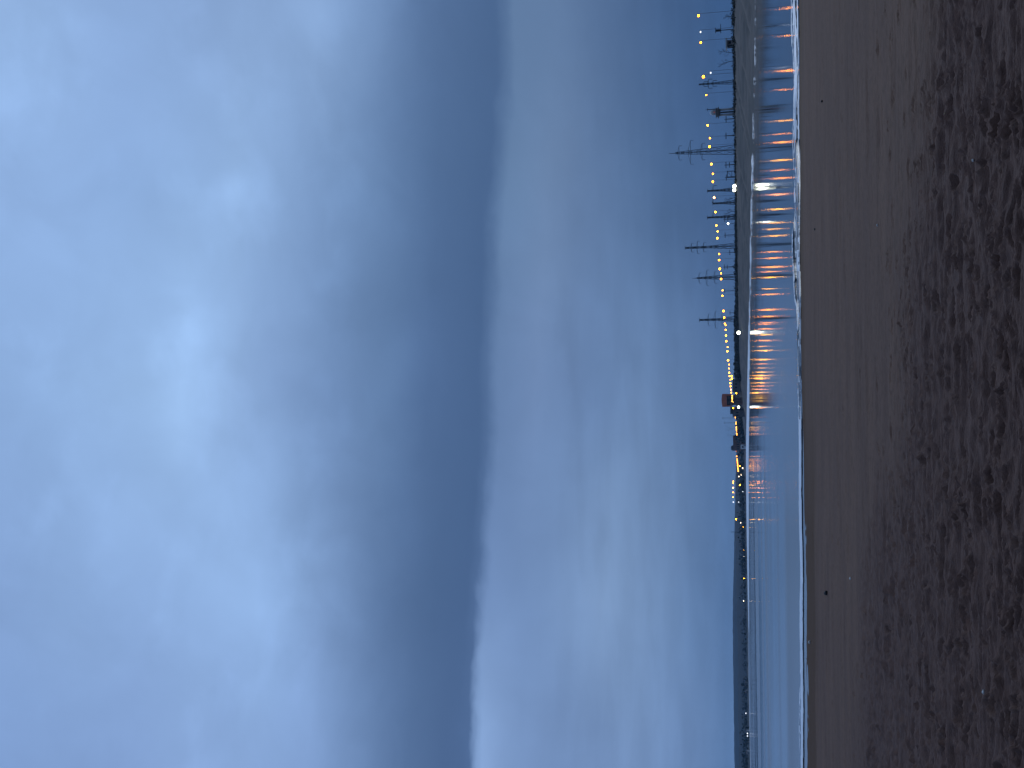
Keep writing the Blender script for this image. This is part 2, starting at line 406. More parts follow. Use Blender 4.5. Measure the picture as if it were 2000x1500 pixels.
# surf foam on the near shore: thin broken lace and small rolled ridges
m, nt, b = mat('white_foam_and_sheen')
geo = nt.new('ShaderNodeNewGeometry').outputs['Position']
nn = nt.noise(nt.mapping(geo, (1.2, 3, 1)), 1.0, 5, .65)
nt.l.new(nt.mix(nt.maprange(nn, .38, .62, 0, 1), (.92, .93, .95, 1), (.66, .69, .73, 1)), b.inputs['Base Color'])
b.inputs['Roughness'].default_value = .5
M['foam'] = m
xs = np.linspace(-26, 26, 900); ts = np.linspace(-.9, 7.5, 110)
FX, FT = np.meshgrid(xs, ts); FY = shore_y(FX)+FT
wid = np.interp(FX, [-18, -14, -9, -4, -1, 2, 5, 9, 14, 18], [2.2, 3.4, 2.0, 2.2, 1.6, 2.0, 4.0, 4.4, 5.0, 5.2])
wid = wid*(.75+.6*vnoise(FX*.5, FX*0+8))
def wave_z(x, t):
    z = 0
    for k, (c, amp) in enumerate(((.30, .05), (.68, .075), (1.05, .06))):
        w_ = np.interp(x, [-18, -14, -9, -4, -1, 2, 5, 9, 14, 18], [2.2, 3.4, 2.0, 2.2, 1.6, 2.0, 4.0, 4.4, 5.0, 5.2])
        u = t-c*w_-.5*(vnoise(x*.3+20*k, x*0+k)-.5)*w_*.6
        am = amp*sstep(.3, .7, vnoise(x*.22+9*k, x*0+3*k+1))*np.interp(x, [-16, -4, 3, 8], [0.0, .12, 1, 1.3])
        z = z+am*np.where(u < 0, np.exp(-(u/.12)**2), np.exp(-(u/.7)**2))
    return z
def strand(k, c, w, cover, wander):
    cen = c*wid+wander*wid*(vnoise(FX*.3+20*k, FX*0+k)-.5)+.25*(vnoise(FX*1.1+7*k, FX*0+k)-.5)
    ww = w*(.35+1.3*vnoise(FX*.6+31*k, FX*0+5))*(.7+.6*vnoise(FX*2.3+3*k, FT*3))
    on = sstep(0, .12, cover-vnoise(FX*.26+13*k, FX*0+2*k))
    return on*np.exp(-((FT-cen)/ww)**2)
lft = sstep(1, -5, FX)
msk = np.maximum.reduce([strand(1, .05, .22+.15*lft, .72+.2*lft, .1), strand(2, .36, .30+.55*lft, .58+.6*lft, .3), strand(3, .70, .30, .52, .3), strand(4, 1.05, .26, .45, .3)])
lace = 1-np.abs(2*fbm(FX*.9+50, FT*1.8+11, 3)-1)
msk = np.maximum(msk, .62*sstep(.80, .93, lace)*(FT < wid*.9)*(FT > -.1))*(.75+.5*fbm(FX*2.2, FT*4, 3))
FZ = WATER+.014+wave_z(FX, FT)+.03*np.clip(msk, 0, 1)
keep = (msk > .40) & (FT < wid*1.5)
kq = keep[:-1, :-1] & keep[1:, :-1] & keep[:-1, 1:] & keep[1:, 1:]
idx = np.arange(FX.size).reshape(FX.shape)
q = np.stack([idx[:-1, :-1], idx[:-1, 1:], idx[1:, 1:], idx[1:, :-1]], -1)[kq]
FZ = np.maximum(FZ, np.where(FT < 0, WATER+.0146*(-FT)+.02, -9))
uq, inv = np.unique(q.ravel(), return_inverse=True)
V = np.stack([FX, FY, FZ], -1).reshape(-1, 3)[uq]
tag(face_mesh('surf_foam', V, inv.reshape(-1, 4), M['foam']), 'broken white surf foam washing along the edge of the brown sand', 'foam', kind='stuff')

wx, wt_ = np.meshgrid(np.linspace(-30, 30, 900), np.linspace(-.6, 9, 200))
wy = shore_y(wx)+wt_
ripple = grid_mesh('water', np.stack([wx, wy, WATER-.004+wave_z(wx, wt_)+.012*(fbm(wx*.8, wt_*2.4, 2)-.5)], -1), bpy.data.materials['river_water'])
tag(ripple, kind='structure')

# ------------------------------------------------------------------ far bank: shore line, sloping dike and the level ground behind
pl = [Vector((900, -300, 0)), Vector((300, 20, 0)), Vector((110, 80, 0)), Vector((70, 112, 0))]
for px, py in ((1474, 0), (1472.3, 100), (1470.3, 200), (1468.4, 300), (1466.4, 400), (1464.6, 500), (1462.8, 600), (1460.8, 700), (1458.7, 800), (1457.0, 880)):
    p = at_z(px, py, WATER); pl.append(Vector((p.x, p.y, 0)))
last = pl[-1]
pl += [Vector((last.x-45, last.y+140, 0)), Vector((last.x-120, last.y+240, 0)), Vector((-300, 1420, 0)), Vector((-370, 1180, 0)), Vector((-520, 1060, 0)), Vector((-900, 1000, 0)), Vector((-3400, 900, 0))]
seg = [0]
for a_, b_ in zip(pl, pl[1:]): seg.append(seg[-1]+(b_-a_).length)
NS = 420
ss = np.interp(np.linspace(0, len(pl)-1, NS), range(len(pl)), seg)
SX = np.interp(ss, seg, [p.x for p in pl]); SY = np.interp(ss, seg, [p.y for p in pl])
kern = np.ones(9)/9
pad = lambda a: np.convolve(np.concatenate([np.full(4, a[0]), a, np.full(4, a[-1])]), kern, 'valid')
SX, SY = pad(SX), pad(SY)
TX, TY = np.gradient(SX), np.gradient(SY); L_ = np.hypot(TX, TY); NX, NY = TY/L_, -TX/L_   # inland side
NX, NY = pad(NX), pad(NY)
ang = np.arctan2(NY, NX)
tsv = np.concatenate([np.linspace(-10, 0, 4), np.linspace(1.2, 34, 40), np.geomspace(36, 1500, 18)])
T, S_ = np.meshgrid(tsv, np.arange(NS))
BX = SX[S_]+NX[S_]*T; BY = SY[S_]+NY[S_]*T
crest = np.interp(SY, [80, 150, 330, 700, 1000, 1400], [1.7, 2.0, 2.9, 3.3, 2.6, 1.0])[S_]
prof = np.interp(T, [-10, 0, 6, 24, 30, 60, 1600], [-.35, .0, .16, .9, 1.0, .98, .98])
BZ = WATER-.02+np.where(T <= 0, T*.05, prof*(crest-WATER))
slope = sstep(1, 5, T)*(1-sstep(26, 32, T))
BZ += slope*((fbm(S_*.10+T*.25, T*.22, 4)-.5)*.55)+sstep(30, 40, T)*(fbm(BX*.03, BY*.03, 3)-.5)*.4
trk = np.zeros_like(BZ)
for k, o_ in enumerate((0, 9, 31, 52, 60, 96, 140)):
    tt_ = .8*(BY-(150+o_))+1.6*(vnoise(BY*.08+k, BY*0+k)-.5)
    gsn = np.exp(-((T-tt_)/(1.3+.3*(k % 3)))**2)*sstep(3, 8, T)*(1-sstep(29, 36, T))
    BZ -= .30*gsn; BZ += .22*np.exp(-((T-tt_-3.2)/1.4)**2)*slope; trk = np.maximum(trk, np.exp(-((T-tt_-3.0)/1.3)**2)*slope)
m, nt, b = mat('embankment')
geo = nt.new('ShaderNodeNewGeometry').outputs['Position']
a1 = nt.noise(nt.mapping(geo, (.20, .02, .2), (0, 0, .32)), 1.0, 5, .6)
a2 = nt.noise(geo, .35, 5, .65)
c = nt.mix(nt.maprange(a1, .4, .6, 0, 1), (.074, .060, .052, 1), (.020, .022, .022, 1))
c = nt.mix(nt.maprange(a2, .4, .7, 0, .7), c, (.026, .027, .025, 1))
tr_ = nt.new('ShaderNodeAttribute', attribute_name='track').outputs['Fac']
c = nt.mix(nt.math('MULTIPLY', tr_, .8), c, (.10, .08, .066, 1))
nt.l.new(c, b.inputs['Base Color']); b.inputs['Roughness'].default_value = .9
bank = grid_mesh('embankment', np.stack([BX, BY, BZ], -1), m); tag(bank, kind='structure')
bank.data.attributes.new('track', 'FLOAT', 'POINT').data.foreach_set('value', trk.ravel().astype(np.float32))
def ground(x, y):                                      # level behind the shore line
    k = int(np.argmin((SX-x)**2+(SY-y)**2)); t = (x-SX[k])*NX[k]+(y-SY[k])*NY[k]
    j = int(np.argmin(abs(tsv-t))); return float(BZ[k, j])

# far water's edge: foam bits, then a pale sheet painting sky sheen on ruffled water
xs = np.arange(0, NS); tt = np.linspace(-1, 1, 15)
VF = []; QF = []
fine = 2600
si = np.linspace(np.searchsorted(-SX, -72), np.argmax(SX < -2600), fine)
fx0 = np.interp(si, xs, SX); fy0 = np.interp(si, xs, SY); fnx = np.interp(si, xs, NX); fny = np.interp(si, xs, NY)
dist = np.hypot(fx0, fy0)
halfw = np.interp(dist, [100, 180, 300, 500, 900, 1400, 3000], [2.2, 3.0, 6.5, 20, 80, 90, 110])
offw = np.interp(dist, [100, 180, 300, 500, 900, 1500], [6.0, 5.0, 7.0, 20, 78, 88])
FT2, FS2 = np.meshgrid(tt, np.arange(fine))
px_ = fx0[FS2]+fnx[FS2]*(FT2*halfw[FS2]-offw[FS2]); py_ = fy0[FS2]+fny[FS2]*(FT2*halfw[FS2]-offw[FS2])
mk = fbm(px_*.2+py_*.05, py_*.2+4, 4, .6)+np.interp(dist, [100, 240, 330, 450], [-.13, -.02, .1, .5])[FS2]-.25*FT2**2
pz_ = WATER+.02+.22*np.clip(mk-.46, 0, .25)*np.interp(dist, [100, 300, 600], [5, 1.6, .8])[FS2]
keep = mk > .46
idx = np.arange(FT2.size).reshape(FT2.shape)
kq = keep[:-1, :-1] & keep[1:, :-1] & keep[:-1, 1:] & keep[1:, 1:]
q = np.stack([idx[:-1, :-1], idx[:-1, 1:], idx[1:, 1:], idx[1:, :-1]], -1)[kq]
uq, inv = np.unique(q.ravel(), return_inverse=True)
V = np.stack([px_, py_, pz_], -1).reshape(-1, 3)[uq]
tag(face_mesh('shore_foam_sheen', V, inv.reshape(-1, 4), M['foam']), 'thin pale line of foam and painted water sheen along the foot of the far bank', 'foam', kind='stuff')

# ------------------------------------------------------------------ far hills
def ridge(name, D0, depth, prof_px, jag, m, seed):
    azs = np.radians(np.linspace(-42, 34, 520)); ds = np.linspace(0, 1, 14)
    Aa, Dd = np.meshgrid(azs, ds)
    Yy = D0+depth*Dd; Xx = np.tan(Aa)*Yy
    us = 750+F*np.tan(Aa)*np.cos(PITCH)
    top = np.interp(us, [p[0] for p in prof_px], [p[1] for p in prof_px])*D0/F
    hh = top*np.sin(np.clip(Dd*1.25, 0, 1)*math.pi/2)**.8*(1-.1*Dd)
    hh += (fbm(Xx/(jag*9)+seed, Yy/(jag*9), 4, .6)-.5)*jag*1.1*np.clip(Dd*4, 0, 1)
    return tag(grid_mesh(name, np.stack([Xx, Yy, WATER-.3+np.maximum(hh, 0)], -1), m), kind='structure')
m, nt, b = mat('wooded_hill')
geo = nt.new('ShaderNodeNewGeometry').outputs['Position']
a1 = nt.noise(nt.mapping(geo, (.004, .004, .02)), 1.0, 6, .65); a2 = nt.noise(geo, .05, 4, .7)
c = nt.mix(nt.maprange(a1, .42, .62, 0, 1), (.005, .010, .016, 1), (.013, .020, .028, 1))
c = nt.mix(nt.maprange(a2, .4, .7, 0, .6), c, (.004, .008, .012, 1))
nt.l.new(c, b.inputs['Base Color']); b.inputs['Roughness'].default_value = .95
ridge('hills', 2700, 500, [(-800, 24), (-300, 29), (0, 33), (200, 33), (330, 32), (430, 27), (520, 23), (640, 17), (760, 10), (950, 4), (1300, 2)], 4.5, m, 3)
ridge('hills', 1720, 300, [(-800, 18), (-200, 23), (0, 23), (200, 23), (350, 23), (480, 24), (560, 23), (640, 18), (700, 9), (800, 3), (1300, 1)], 5, m, 8)

# ------------------------------------------------------------------ vegetation masses
def clumps(name, pts, m, label, cat, per=14):
    """pts: (x, y, z0, height, radius); scatters small leaf quads through each bush"""
    P = []
    for (x, y, z0, h, r) in pts:
        k = max(4, int(per))
        u = rng.normal(size=(k, 3))*np.array([r*.5, r*.5, h*.28]); c = np.array([x, y, z0+h*.45])+u
        c[:, 2] = np.clip(c[:, 2], z0-.1, z0+h*1.08)
        for q in c:
            s = rng.uniform(.25, .55)*max(r, h)*.34
            a = rng.normal(size=3); a /= np.linalg.norm(a); b2 = np.cross(a, rng.normal(size=3)); b2 /= np.linalg.norm(b2)
            P.append([q-a*s-b2*s*.6, q+a*s-b2*s*.7, q+a*s*.8+b2*s*.7, q-a*s*.6+b2*s])
    P = np.array(P)
    return tag(face_mesh(name, P.reshape(-1, 3), np.arange(len(P)*4).reshape(-1, 4), m, False), label, cat, kind='stuff')
def crest_pts(y0, y1, step, t0, t1, h0, h1, r):
    out = []
    ks = [k for k in range(NS-1) if y0 <= SY[k] <= y1 and SX[k] > -140]
    for k in ks:
        L = math.hypot(SX[k+1]-SX[k], SY[k+1]-SY[k]); nn = max(1, int(L/step))
        for j in range(nn):
            f = (j+random.random())/nn; t = random.uniform(t0, t1)
            x = SX[k]*(1-f)+SX[k+1]*f+NX[k]*t; y = SY[k]*(1-f)+SY[k+1]*f+NY[k]*t
            g = vnoise(np.array([y*.05]), np.array([x*.03]))[0]
            out.append((x, y, crest[k, 0]-.25, (h0+(h1-h0)*random.random())*(.5+g), r*random.uniform(.7, 1.3)))
    return out
pts = crest_pts(85, 420, .16, 24, 36, .3, .7, .8)
clumps('scrub', pts, M['leaf'], 'dark scrub growing along the crest of the embankment', 'scrub', 10)
pts = crest_pts(400, 900, .22, 28, 60, .7, 1.5, 1.6)
# dense low wood before the pale block
for _ in range(1500):
    py = random.uniform(556, 742); D = 520+(py-556)*.9+random.uniform(0, 60)
    top = np.interp(py, [556, 575, 590, 600, 640, 690, 720, 735, 742], [1439, 1436, 1436, 1433.5, 1432.5, 1434, 1433.5, 1433.5, 1437])
    p = at(top+random.uniform(.2, 3), py, D); g = ground(p.x, p.y)
    h = max(1.5, (p.z-g)); pts.append((p.x, p.y, g-.1, h/1.05, random.uniform(1.2, 2.2)))
clumps('wood', pts, M['leaf_far'], 'dark low wood behind the far bank, before the grey block', 'wood', 14)
pts = []
for _ in range(2600):
    x = random.uniform(-1100, 0); k = int(np.argmin((SX-x)**2+np.where(SY > 1000, 0, 1e9))); t = random.uniform(6, 110)
    pts.append((SX[k]+NX[k]*t, SY[k]+NY[k]*t, .2, random.uniform(3, 9), random.uniform(3, 6)))
clumps('forest', pts, M['leaf_far'], 'dark forest belt along the far left shore', 'forest', 8)

# ------------------------------------------------------------------ street lamps
UNITS = ['', 'first', 'second', 'third', 'fourth', 'fifth', 'sixth', 'seventh', 'eighth', 'ninth', 'tenth', 'eleventh', 'twelfth', 'thirteenth', 'fourteenth', 'fifteenth', 'sixteenth', 'seventeenth', 'eighteenth', 'nineteenth']
def ordinal(n):
    if n < 20: return UNITS[n]
    t = {2: 'twent', 3: 'thirt', 4: 'fort', 5: 'fift', 6: 'sixt'}[n//10]
    return t+'ieth' if n % 10 == 0 else t+'y-'+UNITS[n % 10]
_lampmesh = {}
def lamp_parts(kind, h, r):
    key = (kind, round(h, 1), round(r, 2))
    if key not in _lampmesh:
        mb = MB().tube((0, 0, 0), (0, 0, h+.12), .05, .035, 5).tube((0, 0, h+.1), (-.45, 0, h+.16), .03, .025, 4).box((-.5, 0, h+.12+r*.5), (.5, .24, .06))
        pole = mb.mesh('pole', M['pole'])
        bulb = MB().ball((-.5, 0, h), r, 10, .85).mesh('lamp_head', M[kind], True)
        lens = MB().ball((-.5, r*.55, h), r*1.3, 12, .85).mesh('halo_ball', M['faint' if kind in ('faint', 'warm') else 'lens'], True)  # dim glowing ball added behind the bulb to give the lamp its halo
        _lampmesh[key] = (pole, bulb, lens)
    return _lampmesh[key]
def lamp(p, kind, r, label, group, name='street_lamp', cat='street lamp'):
    g = ground(p.x, p.y); h = max(p.z-g, .8)
    e = empty(name, (p.x+.5, p.y, p.z-h), label, cat, group)
    for nm, me in zip(('pole', 'lamp_head', 'halo_ball'), lamp_parts(kind, round(h, 1), r)):
        o = bpy.data.objects.new(nm, me); COL.objects.link(o); o.parent = e
    return e
ROW = [  # (x, y, kind, size px) along the quay road, from the top edge of the picture down
 (1364.2,30.7,'orange',6),(1368.4,83.2,'orange',5),(1374,150,'orange',7),(1379.5,185.6,'orange',3.4),(1382.2,245,'amber',4.6),(1386.7,270,'orange',3.8),(1386.1,286.5,'orange',5.6),(1389.4,320.6,'amber',5.2),(1392.4,339.4,'orange',3.6),(1392.1,355,'orange',5),(1394.8,386,'pink',5.6),(1397.2,414.2,'amber',5),(1399.1,440.4,'amber',4),(1401.5,452,'amber',3.6),(1401.1,465.2,'amber',4.6),(1404.8,496,'orange',3.8),(1404.5,508,'orange',4.4),(1406,525.2,'orange',5.4),(1408.4,534,'orange',3.6),(1408.3,545,'amber',4.6),(1411.1,567,'amber',3),(1410.8,577.7,'orange',4),(1413.2,607.5,'orange',5.2),(1414.4,620.4,'orange',4.4),(1415.6,632.2,'orange',3.4),(1417.3,635.2,'orange',3),(1417.3,644.2,'orange',3.6),(1417.9,655.5,'amber',4),(1418.6,666.7,'orange',4),(1421,678,'amber',2.6),(1420.6,686.2,'amber',4),(1421.8,703.5,'amber',5.4),(1423.9,712,'orange',3.2),(1423.7,719.7,'amber',3),(1424.2,727.8,'amber',4),(1425,734.7,'amber',4.2),(1426,741.6,'orange',2.4),(1426.3,748.5,'amber',4.2),(1427,754.5,'orange',4),(1427.5,761,'pink',3.8),(1428.2,766.8,'amber',3)]
NAMES = {'string_orange': 'orange', 'string_amber': 'yellow amber', 'orange': 'orange', 'amber': 'yellow amber', 'pink': 'pinkish', 'red': 'red', 'warm': 'warm white', 'faint': 'faint white'}
SPEC = {0: 'large flaring orange street lamp nearest the top edge of the picture', 2: 'large flaring orange street lamp just above the leaning lattice mast', 6: 'large orange street lamp in front of the tallest pylon', 31: 'biggest amber street lamp above the dark low wood'}
for i, (px, py, kd, s) in enumerate(ROW):
    p = at_z(px, py, EYE+9.4); D = p.y
    sz = 'small' if s < 3.7 else 'bright' if s > 4.9 else 'glowing'
    lab = SPEC.get(i) or f"{sz} {NAMES[kd]} street lamp on the quay road, {ordinal(i+1)} down from the picture's top edge"
    lamp(p, kd, max(.2, s*.5*D/F*(.74 if py < 700 else .62)), lab, 'street lamps along the quay road')
def lamps(lst, D, group, fmt):
    for i, (px, py, kd, s) in enumerate(lst):
        p = at(px, py, D); sz = 'small' if s < 2.6 else 'bright' if s > 3.4 else 'glowing'
        lamp(p, kd, s*.5*D/F*.74, fmt.format(sz=sz, col=NAMES[kd], o=ordinal(i+1)), group)
lamps([(1429.4,734,'orange',3),(1429.4,739.5,'amber',4.4),(1438.1,768,'amber',3.2)], 745, 'lamps on the grey block', '{sz} {col} lamp beside the grey block, {o} nearest the picture top')
lamps([(1429.9,772.8,'string_amber',3),(1429.9,776.2,'string_amber',3.2),(1430,779,'string_amber',3.4),(1429.8,783.5,'string_amber',3),(1432.1,785.4,'string_amber',1.8),(1432,797,'orange',3.4)], 770, 'lamps at the brown tower', '{sz} {col} lamp shining before the rust brown tower, {o} down from its top')
st1 = [(1436.3,814.5,'string_orange',3.2),(1437.2,817.4,'string_amber',3)]+[(1437.6+.1*k+.12*(k > 6)*(k-6), 824.6+2.25*k, 'string_amber' if k < 7 else 'string_orange', 2.6+.5*(k % 3 == 1)) for k in range(12)]
lamps(st1, 1050, 'lamp string past the brown tower', '{sz} {col} lamp in the string past the brown tower, {o} away from it')
st2 = [(1437.4,868,'pink',2),(1438,877.7,'red',2.6),(1437.8,881.3,'red',2.6),(1438.9,891.2,'string_orange',3.2)]+[(1439.6+.245*k, 896.6+2.6*k, 'string_orange', 2.8+.4*(k % 2)) for k in range(10)]
lamps(st2, 1150, 'lamp string past the long brown shed', '{sz} {col} lamp in the string past the long brown shed, {o} down')
far = [(1446.7,880.7,'amber',3),(1447.7,890,'faint',2),(1445.2,910.2,'amber',2.2),(1450.4,914.2,'warm',2.6),(1447.7,927.2,'warm',3.6),(1443,930.7,'warm',2.2),(1432.4,940,'orange',2.4),(1432.1,943.4,'orange',2.4),(1445.5,947.2,'amber',3),(1431.7,952.6,'pink',3),(1450.9,960.4,'faint',2.4),(1432,961.7,'orange',2.6),(1431.7,971.2,'orange',2.4),(1432.4,980.8,'faint',3),(1442.6,980.5,'faint',2.4),(1437.7,1014,'amber',3.6),(1446.7,1021,'warm',2.2),(1451.8,1029.2,'amber',2.4),(1452.7,1075,'amber',2),(1452.7,1087.3,'warm',2.6),(1452.7,1100.5,'warm',3.8),(1453.4,1130,'amber',2.6),(1452.4,1173.5,'warm',2.4),(1456.9,1393.3,'faint',2.6),(1459.9,1432.7,'faint',2.8),(1459.9,1437.7,'faint',2.4)]
for i, (px, py, kd, s) in enumerate(far):
    D = np.interp(py, [880, 930, 1000, 1100, 1200, 1300, 1440], [1180, 1260, 1370, 1440, 1450, 1330, 1150])
    if px < 1438.5 and 930 < py < 990: D = 1500
    p = at(px, py, D); k = int(np.argmin((SX-p.x)**2+(SY-p.y)**2))
    where = 'beyond the lamp strings' if py < 990 else 'on the dark wooded far shore'
    lamp(p, kd, s*.5*D/F*.74, f"{'small' if s < 2.5 else 'lone'} {NAMES[kd]} lamp {where}, {ordinal(i+1)} past the long brown shed", 'lamps on the far shore')
def flood(px, py, D, r, lab, n=1):
    p = at(px, py, D); g = ground(p.x, p.y); h = p.z-g
    e = empty('floodlight', (p.x, p.y, g), lab, 'floodlight', 'white floodlights on the bank')
    MB().tube((0, .3, 0), (0, .3, h+.5), .09, .07, 6).tube((-.5, .3, h), (.5, .3, h), .05, .05, 5).build('mast', M['dark_steel'], e)
    MB().ball((0, 0, h), r, 12, .95).build('lamp_head', M['flood'], e, True)
flood(1434.4, 363.8, 300, .48, 'upper of two merged white floodlights on the bank before the short masts')
flood(1434.0, 371.2, 302, .44, 'lower of two merged white floodlights on the bank before the short masts')
flood(1442.6, 650, 480, .75, 'single white floodlight at the foot of the dark low wood')
flood(1442.6, 795, 760, .8, 'white floodlight beside the foot of the rust brown tower')
flood(1422, 436.7, 380, .30, 'small white floodlight high up behind the third short mast')
for px, py, lab in ((1368.2, 62.2, 'tiny faint white lamp between the two topmost orange street lamps'), (1388.2, 142, 'tiny faint white lamp beside the large flare near the lattice mast')):
    lamp(at(px, py, 300), 'faint', .2, lab, 'faint lamps by the quay road')

# ------------------------------------------------------------------ pylons
def truss(mb, z0, z1, w0, w1, n, leg, br):
    def cor(z):
        f = (z-z0)/(z1-z0); w = (w0+(w1-w0)*f)/2
        return [Vector((sx*w, sy*w, z)) for sx, sy in ((-1, -1), (1, -1), (1, 1), (-1, 1))]
    zs = [z0+(z1-z0)*(1-(1-k/n)**1.35) for k in range(n+1)]
    for a, b_ in zip(zs, zs[1:]):
        A_, B_ = cor(a), cor(b_)
        for i in range(4):
            j = (i+1) % 4
            mb.tube(A_[i], B_[i], leg, leg, 4)
            mb.tube(A_[i], B_[j], br, br, 4); mb.tube(A_[j], B_[i], br, br, 4); mb.tube(B_[i], B_[j], br, br, 4)
def pylon(px_tip, py_tip, py_base, D, wbase_px, arms, pointed, label, nseg=7, topbar=0, one_sided=0, name='pylon', group='lattice power pylons', rz=.5):
    tip = at(px_tip, py_tip, D); k = D/F
    gx = tip.x; g = ground(gx, D)
    e = empty(name, (gx, D, g), label, 'pylon', group, rz)
    H = tip.z-g; w = wbase_px*k/(abs(math.cos(rz))+abs(math.sin(rz)))
    leg, br = .12*D/530+.03, .04*D/530+.02
    mb = MB(); zsh = H*(.9 if pointed else .97)
    if pointed:
        truss(mb, 0, zsh, w, w*.16, nseg, leg, br); mb.tube((0, 0, zsh-.2), (0, 0, H), leg*1.2, leg*.5, 5)
    else:
        truss(mb, 0, H*.55, w, w*.34, nseg-3, leg, br); truss(mb, H*.55, H, w*.34, w*.26, nseg-4, leg, br)
    mb.build('lattice_body', M['steel'], e)
    cs, sn = math.cos(-rz), math.sin(-rz)
    ax = Vector((cs, sn, 0))                           # arms lie across the view
    def wid(z): return (w*(1-z/zsh)+w*.16*z/zsh)/2 if pointed else w*.16
    for (apx, half) in arms:
        z = (at(apx, py_tip, D).z-g); hl = half*k; a = MB()
        for sgn in ((1, -1) if not one_sided else (one_sided,)):
            d = ax*sgn; n2 = Vector((-sn, cs, 0))
            for q in (-1, 1):
                a.tube(d*wid(z)*.7+n2*q*wid(z)*.6+Vector((0, 0, z)), d*hl+Vector((0, 0, z)), br*1.5, br*1.2, 4)
                a.tube(d*wid(z)*.6+n2*q*wid(z)*.5+Vector((0, 0, z+hl*.22)), d*hl+Vector((0, 0, z)), br*1.1, br, 4)
        a.build('crossarm', M['steel'], e)
        for sgn in ((1, -1) if not one_sided else (one_sided,)):
            d = ax*sgn*hl; s = MB()
            for q in range(5): s.ball((d.x, d.y, z-.22-.26*q), .13, 6, .8)
            s.tube((d.x, d.y, z), (d.x, d.y, z-1.5), .05, .05, 5).build('insulator_string', M['dark_steel'], e)
    if topbar:
        hl = topbar*k; MB().tube(ax*-hl+Vector((0, 0, H)), ax*hl+Vector((0, 0, H)), br*1.6, br*1.6, 4).build('top_bar', M['steel'], e)
    return e
pylon(1306, 300, 296, 530, 18, [(1326.3, 13.7), (1348.8, 23), (1371.4, 16)], True, 'tallest pointed lattice pylon with three crossarms on the bank')
pylon(1338, 484.3, 482, 675, 11, [(1350.8, 8.5), (1362.4, 12), (1374.4, 9)], False, 'slim flat-topped lattice pylon with three short crossarms, next after the short masts', topbar=4)
pylon(1351.8, 543.5, 541, 740, 11.5, [(1365.8, 9.8), (1380.8, 15), (1396.3, 11.5)], True, 'smaller pointed lattice pylon between the two flat-topped ones', nseg=8)
pylon(1365.8, 625, 624, 850, 11, [(1383.8, 11), (1397.3, 16.3), (1410.5, 12)], False, 'flat-topped lattice pylon with wide crossarms beside the dark low wood', topbar=4.5)
pylon(1365, 165, 163, 400, 8, [(1374.8, 4.5), (1383.8, 8.7), (1392.8, 5.5)], False, 'small lattice mast with stub arms below the large flaring lamp', nseg=8)
for px, py, lab, os_, dd in ((1381.5, 373, 'short lattice mast rising behind the two white floodlights', 1, 420), (1392, 397.5, 'lowest of three short lattice masts, with an arm towards the pink lamp', 1, 425), (1381.5, 425, 'short lattice mast beside the yellow lamp, last of three', 1, 430)):
    pylon(px, py, py, dd, 8.5, [(1393, 9.5)], False, lab, nseg=7, one_sided=os_, topbar=3.5, group='short one-armed lattice masts')

# ------------------------------------------------------------------ utility poles and other thin uprights
def upole(px, py, D, label, arms=1):
    p = at(px, py, D); g = ground(p.x, p.y); H = p.z-g
    e = empty('utility_pole', (p.x, p.y, g), label, 'utility pole', 'wooden utility poles on the bank')
    MB().tube((0, 0, -.1), (0, 0, H), .16, .11, 6).build('pole', M['wood'], e)
    for k in range(arms):
        MB().box((0, 0, H-.5-1.1*k), (2.0-.3*k, .14, .16)).build('crossarm', M['wood'], e)
        ins = MB()
        for q in (-.85, -.4, .4, .85): ins.lathe((q*(1-.15*k), 0, H-.42-1.1*k), [(.05, 0), (.08, .08), (.03, .2)], 6)
        ins.build('insulators', M['dark_steel'], e)
for px, py, D, lab, a in ((1415, 233, 330, 'thin utility pole beside the pale control tower', 1), (1415, 265.5, 340, 'thin utility pole between the control tower and tallest pylon', 1),
    (1415, 322.5, 350, 'double-armed utility pole just past the tallest pylon', 2), (1416, 347, 360, 'utility pole beside the dark gantry frame', 1),
    (1414, 459.5, 420, 'utility pole behind the lamps before the slim pylon', 1), (1413, 429, 400, 'double-armed utility pole by the small high floodlight', 2),
    (1423, 493, 430, 'stubby utility pole just past the slim pylon', 1), (1413, 521.5, 450, 'double-armed utility pole above the large lamp before the second pointed pylon', 2),
    (1413.5, 568.5, 520, 'utility pole at the near end of the low wood', 1), (1424, 611, 560, 'low utility pole rising out of the dark wood', 1),
    (1411, 816.4, 1000, 'tall thin utility pole by the near end of the lamp string', 1), (1414.5, 826, 1010, 'thin utility pole above the middle of the lamp string', 1)):
    upole(px, py, D, lab, a)
def bare_tree(px, py, D, label, lean=0.0, seed=1):
    p = at(px, py, D); g = ground(p.x, p.y); H = p.z-g; r = random.Random(seed)
    e = empty('bare_tree', (p.x, p.y, g), label, 'tree', 'leafless trees on the bank')
    t = MB(); pts_ = [Vector((lean*H*(k/6)**2+r.uniform(-.1, .1), 0, H*.8*k/6)) for k in range(7)]
    for k in range(6): t.tube(pts_[k], pts_[k+1], .09*(1-k/9), .09*(1-(k+1)/9), 6)
    t.build('trunk', M['bark'], e)
    b_ = MB()
    for k in range(2, 7):
        for _ in range(3):
            a = r.uniform(0, 6.28); L = H*.22*(1.2-k/9); d = Vector((math.cos(a)*L, math.sin(a)*L, L*r.uniform(.5, 1.1)))
            q = pts_[k]+d; b_.tube(pts_[k], q, .03, .02, 4)
            for _ in range(2):
                w_ = Vector((r.uniform(-1, 1), r.uniform(-1, 1), r.uniform(.2, 1)))*L*.45; b_.tube(pts_[k]+d*r.uniform(.4, 1), q+w_, .018, .012, 3)
    b_.build('branches', M['bark'], e)
